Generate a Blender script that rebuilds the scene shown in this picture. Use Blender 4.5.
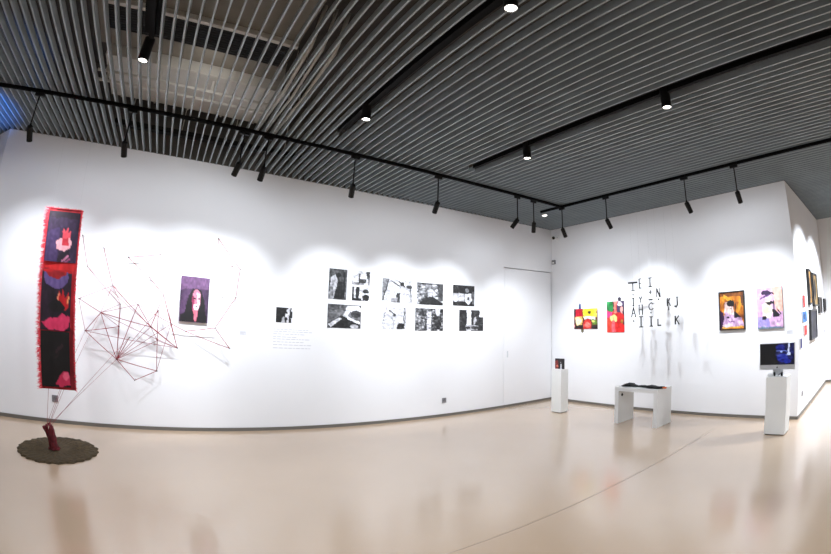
import bpy, bmesh, math, random
import numpy as np
from mathutils import Vector, Matrix

for o in list(bpy.data.objects):
    bpy.data.objects.remove(o)
SC = bpy.context.scene
COL = SC.collection
PI = math.pi
random.seed(7)

# ------------------------------------------------------------------ camera
# wide-angle fisheye lens, standing in the hall at eye height
W_PX, MM = 831.0, 36.0
cd = bpy.data.cameras.new('camera')
cd.type = 'PANO'
cd.panorama_type = 'FISHEYE_LENS_POLYNOMIAL'
cd.sensor_fit = 'HORIZONTAL'
cd.sensor_width = MM
cd.fisheye_fov = PI
S_ = W_PX / MM / 400.0
cd.fisheye_polynomial_k0 = 0.0
cd.fisheye_polynomial_k1 = -0.904905 * S_
cd.fisheye_polynomial_k2 = 0.0
cd.fisheye_polynomial_k3 = 0.010628 * S_ ** 3
cd.fisheye_polynomial_k4 = 0.0
cd.shift_x = -56.744 / 831.0
cd.shift_y = -38.446 / 554.0
cd.clip_start, cd.clip_end = 0.05, 100
cam = bpy.data.objects.new('camera', cd)
COL.objects.link(cam)
pan, tilt, roll = 0.669923, 0.192367, 0.009906
F0 = Vector((math.sin(pan) * math.cos(tilt), math.cos(pan) * math.cos(tilt), math.sin(tilt)))
R0 = Vector((math.cos(pan), -math.sin(pan), 0))
U0 = R0.cross(F0)
Rv = math.cos(roll) * R0 + math.sin(roll) * U0
Uv = -math.sin(roll) * R0 + math.cos(roll) * U0
M = Matrix((Rv, Uv, -F0)).transposed().to_4x4()
M.translation = Vector((-7.0545, -6.1716, 1.6))
cam.matrix_world = M
SC.camera = cam

# ------------------------------------------------------------------ light levels
POW_SPOT = 170.0
POW_DOWN = 76.0
POW_CORR = 300.0          # corridor spotlights on the right, and the added floor fill
POW_BLUE = 600.0
SPILL = 0.11              # share of a spotlight's light that spills outside its beam
COL_SPOT = (0.86, 0.92, 1.0)
COL_DOWN = (0.89, 0.935, 1.0)
w = bpy.data.worlds.new('world')
SC.world = w
w.use_nodes = True
w.node_tree.nodes['Background'].inputs[0].default_value = (0.9, 0.95, 1, 1)
w.node_tree.nodes['Background'].inputs[1].default_value = 0.02
SC.view_settings.view_transform = 'Standard'
SC.view_settings.look = 'None'
SC.view_settings.gamma = 1.0
SC.view_settings.use_curve_mapping = False
SC.view_settings.exposure = 0.0
try:
    SC.cycles.max_bounces = 10
    SC.cycles.diffuse_bounces = 6
    SC.cycles.sample_clamp_indirect = 6
except Exception:
    pass


def lamp(kind, loc, target, power, col, size=None, blend=None, radius=0.04, name='lamp'):
    ld = bpy.data.lights.new(name, kind)
    ld.energy = power
    ld.color = col
    if kind == 'SPOT':
        ld.spot_size = size
        ld.spot_blend = blend
        ld.shadow_soft_size = radius
    lo = bpy.data.objects.new(name, ld)
    COL.objects.link(lo)
    lo.location = loc
    d = Vector(target) - Vector(loc)
    lo.rotation_euler = d.to_track_quat('-Z', 'Y').to_euler()
    return lo


# blue lamp left of the picture, washing the far end of the slat ceiling
lamp('SPOT', (-9.25, -1.9, 1.9), (-9.95, -0.75, 3.6), POW_BLUE, (0.0, 0.24, 1.0), math.radians(34), 0.6, 0.08, 'blue_lamp')

# ------------------------------------------------------------------ helpers
def lin(c):
    c = np.asarray(c, float) / 255.0
    return np.where(c <= 0.04045, c / 12.92, ((c + 0.055) / 1.055) ** 2.4)


def mat(name, rgb, rough=0.5, metal=0.0, noise=0.0, nscale=8.0, bump=0.0, bscale=60.0, emit=None, spec=0.5):
    m = bpy.data.materials.new(name)
    m.use_nodes = True
    nt = m.node_tree
    b = nt.nodes['Principled BSDF']
    base = (*[float(x) for x in lin(rgb)], 1)
    b.inputs['Base Color'].default_value = base
    b.inputs['Roughness'].default_value = rough
    b.inputs['Metallic'].default_value = metal
    b.inputs['Specular IOR Level'].default_value = spec
    tc = nt.nodes.new('ShaderNodeTexCoord')
    if noise:
        n = nt.nodes.new('ShaderNodeTexNoise')
        n.inputs['Scale'].default_value = nscale
        n.inputs['Detail'].default_value = 5
        nt.links.new(tc.outputs['Object'], n.inputs['Vector'])
        r = nt.nodes.new('ShaderNodeValToRGB')
        k0, k1 = 1 - noise, 1 + noise
        r.color_ramp.elements[0].position = 0.3
        r.color_ramp.elements[1].position = 0.7
        r.color_ramp.elements[0].color = (base[0] * k0, base[1] * k0, base[2] * k0, 1)
        r.color_ramp.elements[1].color = (base[0] * k1, base[1] * k1, base[2] * k1, 1)
        nt.links.new(n.outputs['Fac'], r.inputs['Fac'])
        nt.links.new(r.outputs['Color'], b.inputs['Base Color'])
    if bump:
        n2 = nt.nodes.new('ShaderNodeTexNoise')
        n2.inputs['Scale'].default_value = bscale
        nt.links.new(tc.outputs['Object'], n2.inputs['Vector'])
        bp = nt.nodes.new('ShaderNodeBump')
        bp.inputs['Strength'].default_value = bump
        bp.inputs['Distance'].default_value = 0.01
        nt.links.new(n2.outputs['Fac'], bp.inputs['Height'])
        nt.links.new(bp.outputs['Normal'], b.inputs['Normal'])
    if emit:
        b.inputs['Emission Color'].default_value = base
        b.inputs['Emission Strength'].default_value = emit
    return m


def print_mat(name, rough=0.5, emit=0.0):
    m = bpy.data.materials.new(name)
    m.use_nodes = True
    nt = m.node_tree
    b = nt.nodes['Principled BSDF']
    a = nt.nodes.new('ShaderNodeVertexColor')
    a.layer_name = 'ink'
    b.inputs['Roughness'].default_value = rough
    if emit:
        b.inputs['Base Color'].default_value = (0.01, 0.01, 0.01, 1)
        nt.links.new(a.outputs['Color'], b.inputs['Emission Color'])
        b.inputs['Emission Strength'].default_value = emit
    else:
        nt.links.new(a.outputs['Color'], b.inputs['Base Color'])
    return m


class MB:
    """collects shapes, builds one mesh object"""
    def __init__(s):
        s.v, s.f, s.m = [], [], []

    def add(s, vs, fs, mi=0):
        o = len(s.v)
        s.v += [tuple(x) for x in vs]
        s.f += [tuple(i + o for i in f) for f in fs]
        s.m += [mi] * len(fs)

    def box(s, a, b, mi=0):
        x0, y0, z0 = [min(p, q) for p, q in zip(a, b)]
        x1, y1, z1 = [max(p, q) for p, q in zip(a, b)]
        s.add([(x0, y0, z0), (x1, y0, z0), (x1, y1, z0), (x0, y1, z0), (x0, y0, z1), (x1, y0, z1), (x1, y1, z1), (x0, y1, z1)],
              [(0, 3, 2, 1), (4, 5, 6, 7), (0, 1, 5, 4), (1, 2, 6, 5), (2, 3, 7, 6), (3, 0, 4, 7)], mi)

    def prism(s, poly, z0, z1, mi=0):
        n = len(poly)
        s.add([(x, y, z0) for x, y in poly] + [(x, y, z1) for x, y in poly],
              [tuple(reversed(range(n))), tuple(range(n, 2 * n))] + [(i, (i + 1) % n, n + (i + 1) % n, n + i) for i in range(n)], mi)

    def tube(s, pts, rad, n=8, mi=0, caps=True):
        pts = [Vector(p) for p in pts]
        if not hasattr(rad, '__len__'):
            rad = [rad] * len(pts)
        vs, fs = [], []
        u = None
        for i, p in enumerate(pts):
            t = (pts[min(i + 1, len(pts) - 1)] - pts[max(i - 1, 0)]).normalized()
            if u is None:
                u = t.orthogonal().normalized()
            u = (u - t * u.dot(t)).normalized()
            k = t.cross(u)
            for j in range(n):
                a = 2 * PI * j / n
                vs.append(p + (u * math.cos(a) + k * math.sin(a)) * rad[i])
        for i in range(len(pts) - 1):
            for j in range(n):
                a, b = i * n + j, i * n + (j + 1) % n
                fs.append((a, b, b + n, a + n))
        if caps:
            fs.append(tuple(reversed(range(n))))
            e = (len(pts) - 1) * n
            fs.append(tuple(range(e, e + n)))
        s.add(vs, fs, mi)

    def lathe(s, prof, n=24, mi=0, axis=2, at=(0, 0, 0)):
        vs, fs = [], []
        for r, z in prof:
            for j in range(n):
                a = 2 * PI * j / n
                p = (r * math.cos(a), r * math.sin(a), z)
                if axis == 0:
                    p = (p[2], p[0], p[1])
                if axis == 1:
                    p = (p[1], p[2], p[0])
                vs.append((p[0] + at[0], p[1] + at[1], p[2] + at[2]))
        for i in range(len(prof) - 1):
            for j in range(n):
                a, b = i * n + j, i * n + (j + 1) % n
                fs.append((a, b, b + n, a + n))
        s.add(vs, fs, mi)

    def mesh(s, name, mats):
        me = bpy.data.meshes.new(name)
        me.from_pydata(s.v, [], s.f)
        for m in (mats if isinstance(mats, (list, tuple)) else [mats]):
            me.materials.append(m)
        for p, k in zip(me.polygons, s.m):
            p.material_index = k
        me.update()
        return me

    def build(s, name, mats, parent=None, bevel=0, smooth=False, loc=None):
        me = s.mesh(name, mats)
        o = bpy.data.objects.new(name, me)
        COL.objects.link(o)
        if parent:
            o.parent = parent
        if loc:
            o.location = loc
        if smooth:
            for p in me.polygons:
                p.use_smooth = True
        if bevel:
            b = o.modifiers.new('bevel', 'BEVEL')
            b.width = bevel
            b.segments = 2
            b.limit_method = 'ANGLE'
        return o


def tag(o, label, cat, group=None):
    o['label'] = label
    o['category'] = cat
    if group:
        o['group'] = group
    return o


def thing(name, label, cat, loc=(0, 0, 0), group=None):
    o = bpy.data.objects.new(name, None)
    o.empty_display_size = 0.1
    COL.objects.link(o)
    o.location = loc
    return tag(o, label, cat, group)


def struct(o):
    o['kind'] = 'structure'
    return o


# ------------------------------------------------------------------ materials
M_wall = mat('wall_paint', (232, 232, 234), 0.75, noise=0.012, nscale=1.5)
M_floor = mat('floor_epoxy', (186, 161, 134), 0.26, noise=0.05, nscale=0.7, bump=0.02, bscale=25)
_fb = M_floor.node_tree.nodes['Principled BSDF']
_fb.inputs['Coat Weight'].default_value = 0.9      # clear sealing coat
_fb.inputs['Coat Roughness'].default_value = 0.16
_fb.inputs['Coat IOR'].default_value = 1.6
M_seam = mat('floor_seam', (162, 140, 119), 0.3)
M_base = mat('baseboard_metal', (112, 108, 102), 0.45, metal=0.3)
M_slat = mat('slat_metal', (146, 156, 162), 0.40, noise=0.08, nscale=3)
M_slab = mat('concrete_soffit', (70, 66, 61), 0.9, noise=0.15, nscale=2.5)
M_plenum = mat('plenum_wall', (92, 90, 86), 0.9, noise=0.15, nscale=3)
M_duct = mat('duct_sheet', (222, 219, 213), 0.5, noise=0.06, nscale=4)
M_ductb = mat('duct_lagging', (126, 120, 110), 0.8, noise=0.1, nscale=3)
M_dark = mat('grille_black', (9, 9, 9), 0.7)
M_black = mat('black_paint', (8, 8, 9), 0.55, spec=.3)
M_track = mat('track_black', (6, 6, 7), 0.75, spec=.15)
M_lens = mat('lamp_lens', (255, 250, 242), 0.3, emit=9.0)
M_white = mat('white_lacquer', (226, 227, 226), 0.4, noise=0.01, nscale=3)
M_ped = mat('plinth_paint', (234, 235, 233), 0.5, noise=0.015, nscale=3)
M_paper = mat('print_edge', (225, 225, 225), 0.7)
M_print = print_mat('printed_surface', 0.55)
M_screen = print_mat('lit_screen', 0.15, emit=1.1)
M_alu = mat('aluminium', (205, 207, 210), 0.35, metal=0.6)
M_plastic = mat('white_plastic', (225, 225, 225), 0.4)
M_outlet = mat('outlet_grey', (120, 118, 122), 0.5)
M_glass = mat('camera_glass', (8, 8, 10), 0.1)
M_red = mat('red_cloth', (176, 16, 32), 0.9, noise=0.25, nscale=20)
M_fringe = mat('red_fringe', (230, 66, 80), 0.9, noise=0.3, nscale=40)
M_thread = mat('red_thread', (132, 26, 38), 0.8)
M_nylon = mat('clear_thread', (190, 190, 190), 0.5)
M_nail = mat('nail_head', (60, 30, 32), 0.5)
M_mat = mat('fibre_brown', (66, 52, 30), 0.95, noise=0.35, nscale=26, bump=0.6, bscale=90)
M_stump = mat('stump_red', (92, 10, 20), 0.75, noise=0.5, nscale=30, bump=0.4, bscale=60)
M_letter = mat('letter_ink', (16, 16, 18), 0.6)
M_frame = mat('frame_black', (18, 17, 17), 0.4)
M_gold = mat('frame_gold', (120, 92, 40), 0.4, metal=0.3)
M_cloth = mat('black_cloth', (12, 12, 14), 0.85, bump=0.3, bscale=80)
M_orange = mat('orange_cloth', (235, 120, 70), 0.8)
M_ink = mat('caption_ink', (196, 196, 202), 0.8)

# ------------------------------------------------------------------ room shell
H = 3.586
L2 = 4.943
TOP = 4.75
DX0, DX1, DZ = -1.385, -0.012, 2.68

b = MB()
b.box((-13.2, -12.2, -0.12), (4.1, 3.2, 0.0))
struct(b.build('floor', M_floor))
b = MB()
b.box((-9.5, -3.874, 0.0), (-0.9, -3.866, 0.0012))
struct(b.build('trim_1', M_seam))

b = MB()   # long wall with the hidden door's opening
b.box((-9.785, 0, 0), (DX0, 0.18, H + .01))
b.box((DX0, 0, DZ), (0.0, 0.18, H + .01))
b.box((-9.785, 0, H + .01), (0, 0.18, TOP), 2)
b.box((DX0, 0.10, 0), (0.0, 0.18, DZ), 1)
b.box((DX1, 0, 0), (0.0, 0.10, DZ))
struct(b.build('wall_left', [M_wall, M_dark, M_plenum]))
b = MB()
b.prism([(-9.785, 0), (-9.785, 0.18), (-11.5, 2.2), (-11.65, 2.1)], 0, H + .01)
b.prism([(-9.785, 0), (-9.785, 0.18), (-11.5, 2.2), (-11.65, 2.1)], H + .01, TOP, 1)
struct(b.build('wall_left_return', [M_wall, M_plenum]))
b = MB()   # block that carries the end wall and the corridor wall
b.box((0, -L2, 0), (3.75, 0.18, H + .01))
b.box((0, -L2, H + .01), (3.75, 0.18, TOP), 1)
struct(b.build('wall_right', [M_wall, M_plenum]))
b = MB()
b.box((3.75, -12, 0), (3.95, 0.18, TOP))
struct(b.build('wall_corridor', M_wall))
b = MB()
b.box((-13, -12.2, 0), (3.95, -12, TOP))
struct(b.build('wall_back', M_wall))
b = MB()
b.box((-13.2, -12.2, 0), (-13, 3.2, TOP))
struct(b.build('wall_side', M_wall))
b = MB()
b.box((-13, 3.0, 0), (-9.7, 3.2, TOP))
struct(b.build('wall_side_far', M_wall))
b = MB()
b.box((-13.2, -12.2, TOP), (4.1, 3.2, TOP + 0.1))
struct(b.build('ceiling', M_slab))

# slat ceiling: tall thin blades running towards the long wall
b = MB()
SLAT_H = 0.068
gaps = (-7.62, -5.54, -3.65)
k = -62
while True:
    x = -7.06 + 0.0957 * k
    k += 1
    if x > 3.7:
        break
    if any(abs(x - g) < 0.075 for g in gaps):
        b.box((x - 0.0075, -1.86 if x > -7 else -2.62, H), (x + 0.0075, -0.012, H + SLAT_H))
        continue
    y1 = -0.012
    if x > -0.02:
        y1 = -L2 - 0.012
    if x < -9.79:
        y1 = min(2.6, (-9.785 - x) * 1.17 - 0.03)
    b.box((x - 0.0075, -11.9, H), (x + 0.0075, y1, H + SLAT_H))
struct(b.build('ceiling_slats', M_slat))

def skirting(name, pts):
    b = MB()
    for (p, q, n) in pts:
        p, q, n = Vector(p), Vector(q), Vector(n) * 0.012
        b.prism([(p.x, p.y), (q.x, q.y), (q.x + n.x, q.y + n.y), (p.x + n.x, p.y + n.y)], 0.0, 0.045)
    return struct(b.build(name, M_base))

skirting('baseboard_left', [((-9.785, 0, 0), (-0.012, 0, 0), (0, -1, 0)), ((-11.65, 2.1, 0), (-9.785, 0, 0), (-.7, -.6, 0))])
skirting('baseboard_right', [((0, -0.02, 0), (0, -L2, 0), (-1, 0, 0)), ((0, -L2, 0), (3.75, -L2, 0), (0, -1, 0))])
skirting('baseboard_corridor', [((3.75, -L2 - .01, 0), (3.75, -12, 0), (-1, 0, 0))])

b = MB()
b.box((DX0 + 0.007, 0.0, 0.046), (DX1 - 0.030, 0.045, DZ - 0.016))
door = struct(b.build('door_1', M_wall))
b = MB()
b.box((-1.306, -0.016, 0.96), (-1.288, 0.0, 1.08))
b.build('door_handle', M_alu, door)

# ------------------------------------------------------------------ services above the slats
t = thing('air_duct', 'pale lit sheet metal air duct above the open slats', 'duct', (-7.2, -0.8, 4.2))
b = MB()
b.box((-1.15, -0.53, 0), (1.05, 0.52, 0.42))
b.build('body', M_duct, t)
for i in range(5):
    b = MB()
    xx = -1.0 + i * 0.48
    b.box((xx - .012, -0.55, -0.012), (xx + .012, 0.54, 0.43))
    b.build('flange', M_duct, t)
t = thing('air_duct', 'grey brown lagged air duct with black grille above the open slats', 'duct', (-7.2, -2.3, 4.3))
b = MB()
b.box((-1.3, -1.5, 0.01), (0.95, 0.92, 0.4))
b.build('body', M_ductb, t)
b = MB()
b.box((-1.1, 0.08, -0.03), (0.93, 0.53, 0.012))
for i in range(10):
    b.box((-1.1, 0.1 + i * .045, -0.036), (0.93, 0.106 + i * .045, -0.03))
b.build('grille', M_dark, t)
b = MB()
b.box((-1.1, 0.02, -0.045), (0.95, 0.075, 0.012))
b.build('flange', M_duct, t)
t = thing('cable_tray', 'black slotted cable tray beside the long wall above the slats', 'cable tray', (-7.1, -0.22, 3.82))
b = MB()
b.box((-1.1, -0.06, 0), (1.6, 0.06, 0.012))
b.box((-1.1, -0.06, 0), (1.6, -0.05, 0.06))
b.box((-1.1, 0.05, 0), (1.6, 0.06, 0.06))
b.build('tray', M_dark, t)
for i in range(4):
    b = MB()
    xx = -0.9 + i * .75
    b.tube([(xx, 0, 0), (xx, 0, TOP - 3.82)], .006, 6)
    b.build('hanger', M_duct, t)
lamp('SPOT', (-7.1, -1.9, 3.95), (-7.1, -0.7, 4.2), 6.0, (1, .96, .9), math.radians(150), .8, .1, 'duct_fill_lamp')  # added light without a fitting, brightens the pale duct
for yy, zz, lb in ((-1.12, 3.98, 'thin grey conduit running just below the pale air duct'), (-1.24, 4.04, 'second thin grey conduit under the pale air duct, further from the long wall')):
    b = MB()
    b.tube([(-8.4, yy, zz), (-6.26, yy, zz)], .018, 8)
    for i in range(4):
        b.box((-8.3 + i * .65, yy - .01, zz), (-8.27 + i * .65, yy + .01, 4.183))
    tag(b.build('conduit', M_duct), lb, 'pipe')
for xx, rr, lb in ((-6.2, .022, 'first pale pipe right of the ducts, above the slats'), (-6.08, .016, 'middle of the three pale pipes beside the ducts above the slats'), (-5.95, .022, 'outermost of the three pale pipes beside the ducts above the slats')):
    b = MB()
    b.tube([(xx + .03, -2.75, 4.5), (xx, -2.72, 4.2), (xx, -2.6, 4.08), (xx + .02, -1.6, 4.05), (xx - .02, -0.4, 4.06)], rr, 8)
    b.tube([(xx, -1.5, 4.05), (xx, -1.5, TOP)], .005, 6)
    tag(b.build('pipe', M_duct, smooth=True), lb, 'pipe', 'pale pipes above the slats')

# ------------------------------------------------------------------ lighting tracks
def track(name, a, bb, label):
    m = MB()
    a, bb = Vector(a), Vector(bb)
    if abs(a.x - bb.x) > abs(a.y - bb.y):
        m.box((a.x, a.y - .018, a.z - .034), (bb.x, a.y + .018, a.z))
        m.box((a.x, a.y - .006, a.z - .04), (bb.x, a.y + .006, a.z - .034))
    else:
        m.box((a.x - .018, a.y, a.z - .034), (a.x + .018, bb.y, a.z))
        m.box((a.x - .006, a.y, a.z - .04), (a.x + .006, bb.y, a.z - .034))
    return tag(m.build(name, M_track), label, 'lighting track', 'black lighting tracks')

track('lighting_track', (-9.72, -1.471, H), (-1.36, -1.471, H), 'long black lighting track hanging below the slats along the long picture wall')
track('lighting_track', (-1.407, -1.0, H - .001), (-1.407, -9.5, H - .001), 'black lighting track below the slats along the end wall with the collages')
for g, lb in ((-7.62, 'black lighting track in the slat gap above the open ducts'), (-5.54, 'black lighting track in the slat gap right of the open ducts'), (-3.65, 'black lighting track in the slat gap nearest the end wall')):
    m = MB()
    y0, y1 = -11.5, (-2.84 if g < -6 else -1.9)
    m.box((g - .022, y0, H + .012), (g + .022, y1, H + .06))
    m.box((g - .075, y0, H + .06), (g + .075, y1, H + .1))
    tag(m.build('lighting_track', M_track), lb, 'lighting track', 'black lighting tracks')

# ------------------------------------------------------------------ track spotlights
def spot_meshes():
    ad = MB()
    ad.box((-.055, -.014, -.045), (.055, .014, 0))
    rod = MB()
    rod.tube([(0, 0, -.04), (0, 0, -.36)], .0085, 8)
    rod.tube([(0, 0, -.345), (0, 0, -.385)], .012, 8)
    hd = MB()      # hangs down from its pivot at the origin
    hd.lathe([(.0, .012), (.026, .010), (.034, .0), (.034, -.155), (.030, -.155), (.029, -.13), (0, -.13)], 20)
    hd.lathe([(.0345, -.05), (.036, -.052), (.036, -.056), (.0345, -.058)], 20)
    ln = MB()
    ln.lathe([(.0, -.132), (.028, -.132), (.028, -.136), (0, -.136)], 20)
    return ad.mesh('adapter', M_black), rod.mesh('rod', M_black), hd.mesh('head', M_black), ln.mesh('lens', M_lens)

SM = spot_meshes()
def put(me, name, parent, loc=(0, 0, 0), rot=None):
    o = bpy.data.objects.new(name, me)
    COL.objects.link(o)
    o.parent = parent
    o.location = loc
    if rot is not None:
        o.rotation_euler = rot
    return o

def track_spot(x, y, target, label, along_y=False, power=POW_SPOT, size=71):
    z = H - .03
    t = thing('track_spotlight', label, 'spotlight', (x, y, z), 'black track spotlights on rods')
    put(SM[0], 'adapter', t, (0, 0, 0), (0, 0, PI / 2 if along_y else 0))
    put(SM[1], 'rod', t)
    piv = Vector((x, y, z - .38))
    d = (Vector(target) - piv).normalized()
    rot = d.to_track_quat('-Z', 'Y').to_euler()
    h = put(SM[2], 'head', t, (0, 0, -.38), rot)
    put(SM[3], 'lens', h)
    p = piv + d * .17
    lamp('SPOT', p, p + d, power, COL_SPOT, math.radians(size), 1.0, 0.05, 'spot_beam')
    lamp('SPOT', p, p + d, power * SPILL, COL_SPOT, math.radians(165), 0.6, 0.03, 'spot_spill')

TZ = 1.54
track_spot(-8.91, -1.471, (-8.85, 0, 1.3), 'black track spotlight nearest the blue ceiling corner, left of the red banner', size=88)
track_spot(-7.80, -1.471, (-7.65, 0, TZ), 'black track spotlight between the red banner and the red thread web')
track_spot(-6.51, -1.471, (-6.95, 0, TZ + .1), 'black track spotlight tilted left towards the purple portrait')
track_spot(-6.23, -1.471, (-6.35, 0, TZ), 'black track spotlight just right of the one tilted at the purple portrait')
track_spot(-5.14, -1.471, (-4.75, 0, TZ), 'black track spotlight above the first group of black and white photographs')
track_spot(-3.92, -1.471, (-3.65, 0, TZ), 'black track spotlight above the middle black and white photographs')
track_spot(-2.45, -1.471, (-2.85, 0, TZ), 'black track spotlight tilted left, above the last black and white photographs')
track_spot(-2.09, -1.471, (-1.15, -.35, .95), 'black track spotlight tilted right, above the hidden white door', size=90, power=POW_SPOT * 1.25)
track_spot(-1.407, -1.49, (0, -1.2, TZ), 'black track spotlight in the corner beside the white security camera', True)
track_spot(-1.407, -2.40, (0, -2.45, TZ), 'black track spotlight above the hanging black letters', True)
track_spot(-1.407, -3.77, (0, -3.95, TZ), 'black track spotlight above the golden portrait picture', True)
track_spot(-1.407, -4.53, (0, -4.50, TZ), 'black track spotlight nearest the outer wall edge, above the pastel portrait', True)
# added floor fill, and the corridor spots on a track beyond the right edge of the photo
for xx in (0.9, 2.3):
    lamp('SPOT', (xx, -6.4, 3.15), (xx, -L2, 1.4), POW_CORR, COL_SPOT, math.radians(95), .5, .04, 'corridor_beam')
    lamp('SPOT', (xx, -6.7, 3.4), (xx, -6.7, 0), POW_CORR * 1.4, COL_SPOT, math.radians(120), .6, .04, 'corridor_floor_fill')  # extra downward light, added to brighten the corridor floor

# ------------------------------------------------------------------ downlights
bd = MB()
bd.lathe([(0, .12), (.046, .12), (.046, -.09), (.041, -.09), (.039, -.075), (0, -.075)], 24)
me_body = bd.mesh('body', M_black)
ln = MB()
ln.lathe([(0, -.083), (.014, -.084), (.016, -.078), (.039, -.078), (.039, -.075), (0, -.075)], 24)
me_lens = ln.mesh('lens', M_lens)
st = MB()
st.tube([(0, 0, .115), (0, 0, .15)], .02, 10)
me_stem = st.mesh('stem', M_black)
def downlight(x, y, z, label, power=POW_DOWN):
    t = thing('ceiling_downlight', label, 'downlight', (x, y, z), 'black cylinder downlights in the slat gaps')
    put(me_body, 'body', t)
    put(me_lens, 'lens', t)
    put(me_stem, 'stem', t)
    lamp('SPOT', (x, y, z - .1), (x, y, 0), power, COL_DOWN, math.radians(168), .75, .045, 'down_beam')
downlight(-7.64, -2.76, 3.52, 'black cylinder downlight under the open ducts above the red installation')
downlight(-5.54, -2.62, 3.55, 'black cylinder downlight in the slat gap just right of the open ducts')
downlight(-5.54, -4.62, 3.55, 'black cylinder downlight cut by the top edge of the photo')
downlight(-3.65, -2.87, 3.54, 'black cylinder downlight in the slat gap nearer the end wall, further from the camera')
downlight(-3.65, -4.66, 3.54, 'black cylinder downlight in the slat gap near the right side of the ceiling')
for (x, y) in ((-7.64, -4.65), (-5.54, -6.5), (-3.65, -6.5), (-7.64, -6.5), (-5.54, -8.4), (-9.6, -5.5), (-3.65, -8.4)):
    lamp('SPOT', (x, y, 3.45), (x, y, 0), POW_DOWN, COL_DOWN, math.radians(168), .75, .045, 'down_beam')
lamp('SPOT', (-11.4, -.9, 3.45), (-11.2, -.6, 0), POW_DOWN * 1.3, COL_DOWN, math.radians(165), .7, .05, 'side_space_fill')  # unseen light added to lift the return wall, no fitting
t = thing('recessed_downlight', 'small white recessed downlight in the slats by the far corner', 'downlight', (-1.12, -.83, H))
b = MB()
b.lathe([(.0, .05), (.05, .05), (.055, -.006), (.045, -.008), (.043, 0.0), (0, 0.002)], 20)
b.build('trim_ring', M_plastic, t)
b = MB()
b.lathe([(.0, -.004), (.042, -.004), (.042, 0.0), (0, 0.0)], 20)
b.build('lens', M_lens, t)

# ------------------------------------------------------------------ painted prints
def paint(nu, nv, shapes, seed=1, gamma=1.38, warp=.022):
    """colour per grid vertex; u to the right, v downwards, both 0..1"""
    rng = np.random.default_rng(seed)
    u, v = np.meshgrid(np.linspace(0, 1, nu + 1), np.linspace(0, 1, nv + 1))
    c = np.zeros((nv + 1, nu + 1, 3)) + 255.0
    def field(k):
        g = rng.normal(0, 1, (k + 2, k + 2))
        a0, b0 = (v * k).astype(int), (u * k).astype(int)
        fa, fb = v * k - a0, u * k - b0
        return g[a0, b0] * (1 - fa) * (1 - fb) + g[a0 + 1, b0] * fa * (1 - fb) + g[a0, b0 + 1] * (1 - fa) * fb + g[a0 + 1, b0 + 1] * fa * fb
    if warp:
        du = warp * (field(7) + .5 * field(15))
        dv = warp * (field(7) + .5 * field(15))
        u, v = np.clip(u + du, 0, 1), np.clip(v + dv, 0, 1)
    for s in shapes:
        k = s[0]
        if k == 'fill':
            c[:] = s[1]
        elif k == 'r':
            m = (u >= s[1]) & (u <= s[3]) & (v >= s[2]) & (v <= s[4])
            c[m] = s[5]
        elif k == 'e':
            m = ((u - s[1]) / s[3]) ** 2 + ((v - s[2]) / s[4]) ** 2 <= 1
            c[m] = s[5]
        elif k == 'l':
            a, d = np.array([s[1], s[2]]), np.array([s[3] - s[1], s[4] - s[2]])
            q = np.clip(((u - a[0]) * d[0] + (v - a[1]) * d[1]) / (d @ d), 0, 1)
            m = np.hypot(u - a[0] - q * d[0], v - a[1] - q * d[1]) <= s[5]
            c[m] = s[6]
        elif k == 'p':
            pts = s[1]
            m = np.zeros(u.shape, bool)
            for i in range(len(pts)):
                (x0, y0), (x1, y1) = pts[i], pts[i - 1]
                if y0 == y1:
                    continue
                cr = ((v < y0) != (v < y1)) & (u < (x1 - x0) * (v - y0) / (y1 - y0) + x0)
                m ^= cr
            c[m] = s[2]
        elif k == 'n':        # soft mottling
            g = rng.normal(0, 1, (s[2] + 2, s[2] + 2))
            iu, iv = u * s[2], v * s[2]
            a0, b0 = iv.astype(int), iu.astype(int)
            fa, fb = iv - a0, iu - b0
            n = (g[a0, b0] * (1 - fa) * (1 - fb) + g[a0 + 1, b0] * fa * (1 - fb) + g[a0, b0 + 1] * (1 - fa) * fb + g[a0 + 1, b0 + 1] * fa * fb)
            if len(s) > 3:
                m = (u >= s[3]) & (u <= s[5]) & (v >= s[4]) & (v <= s[6])
                n = n * m
            c += (n * s[1])[..., None]
    return 255 * (np.clip(c, 0, 255) / 255) ** gamma


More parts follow.
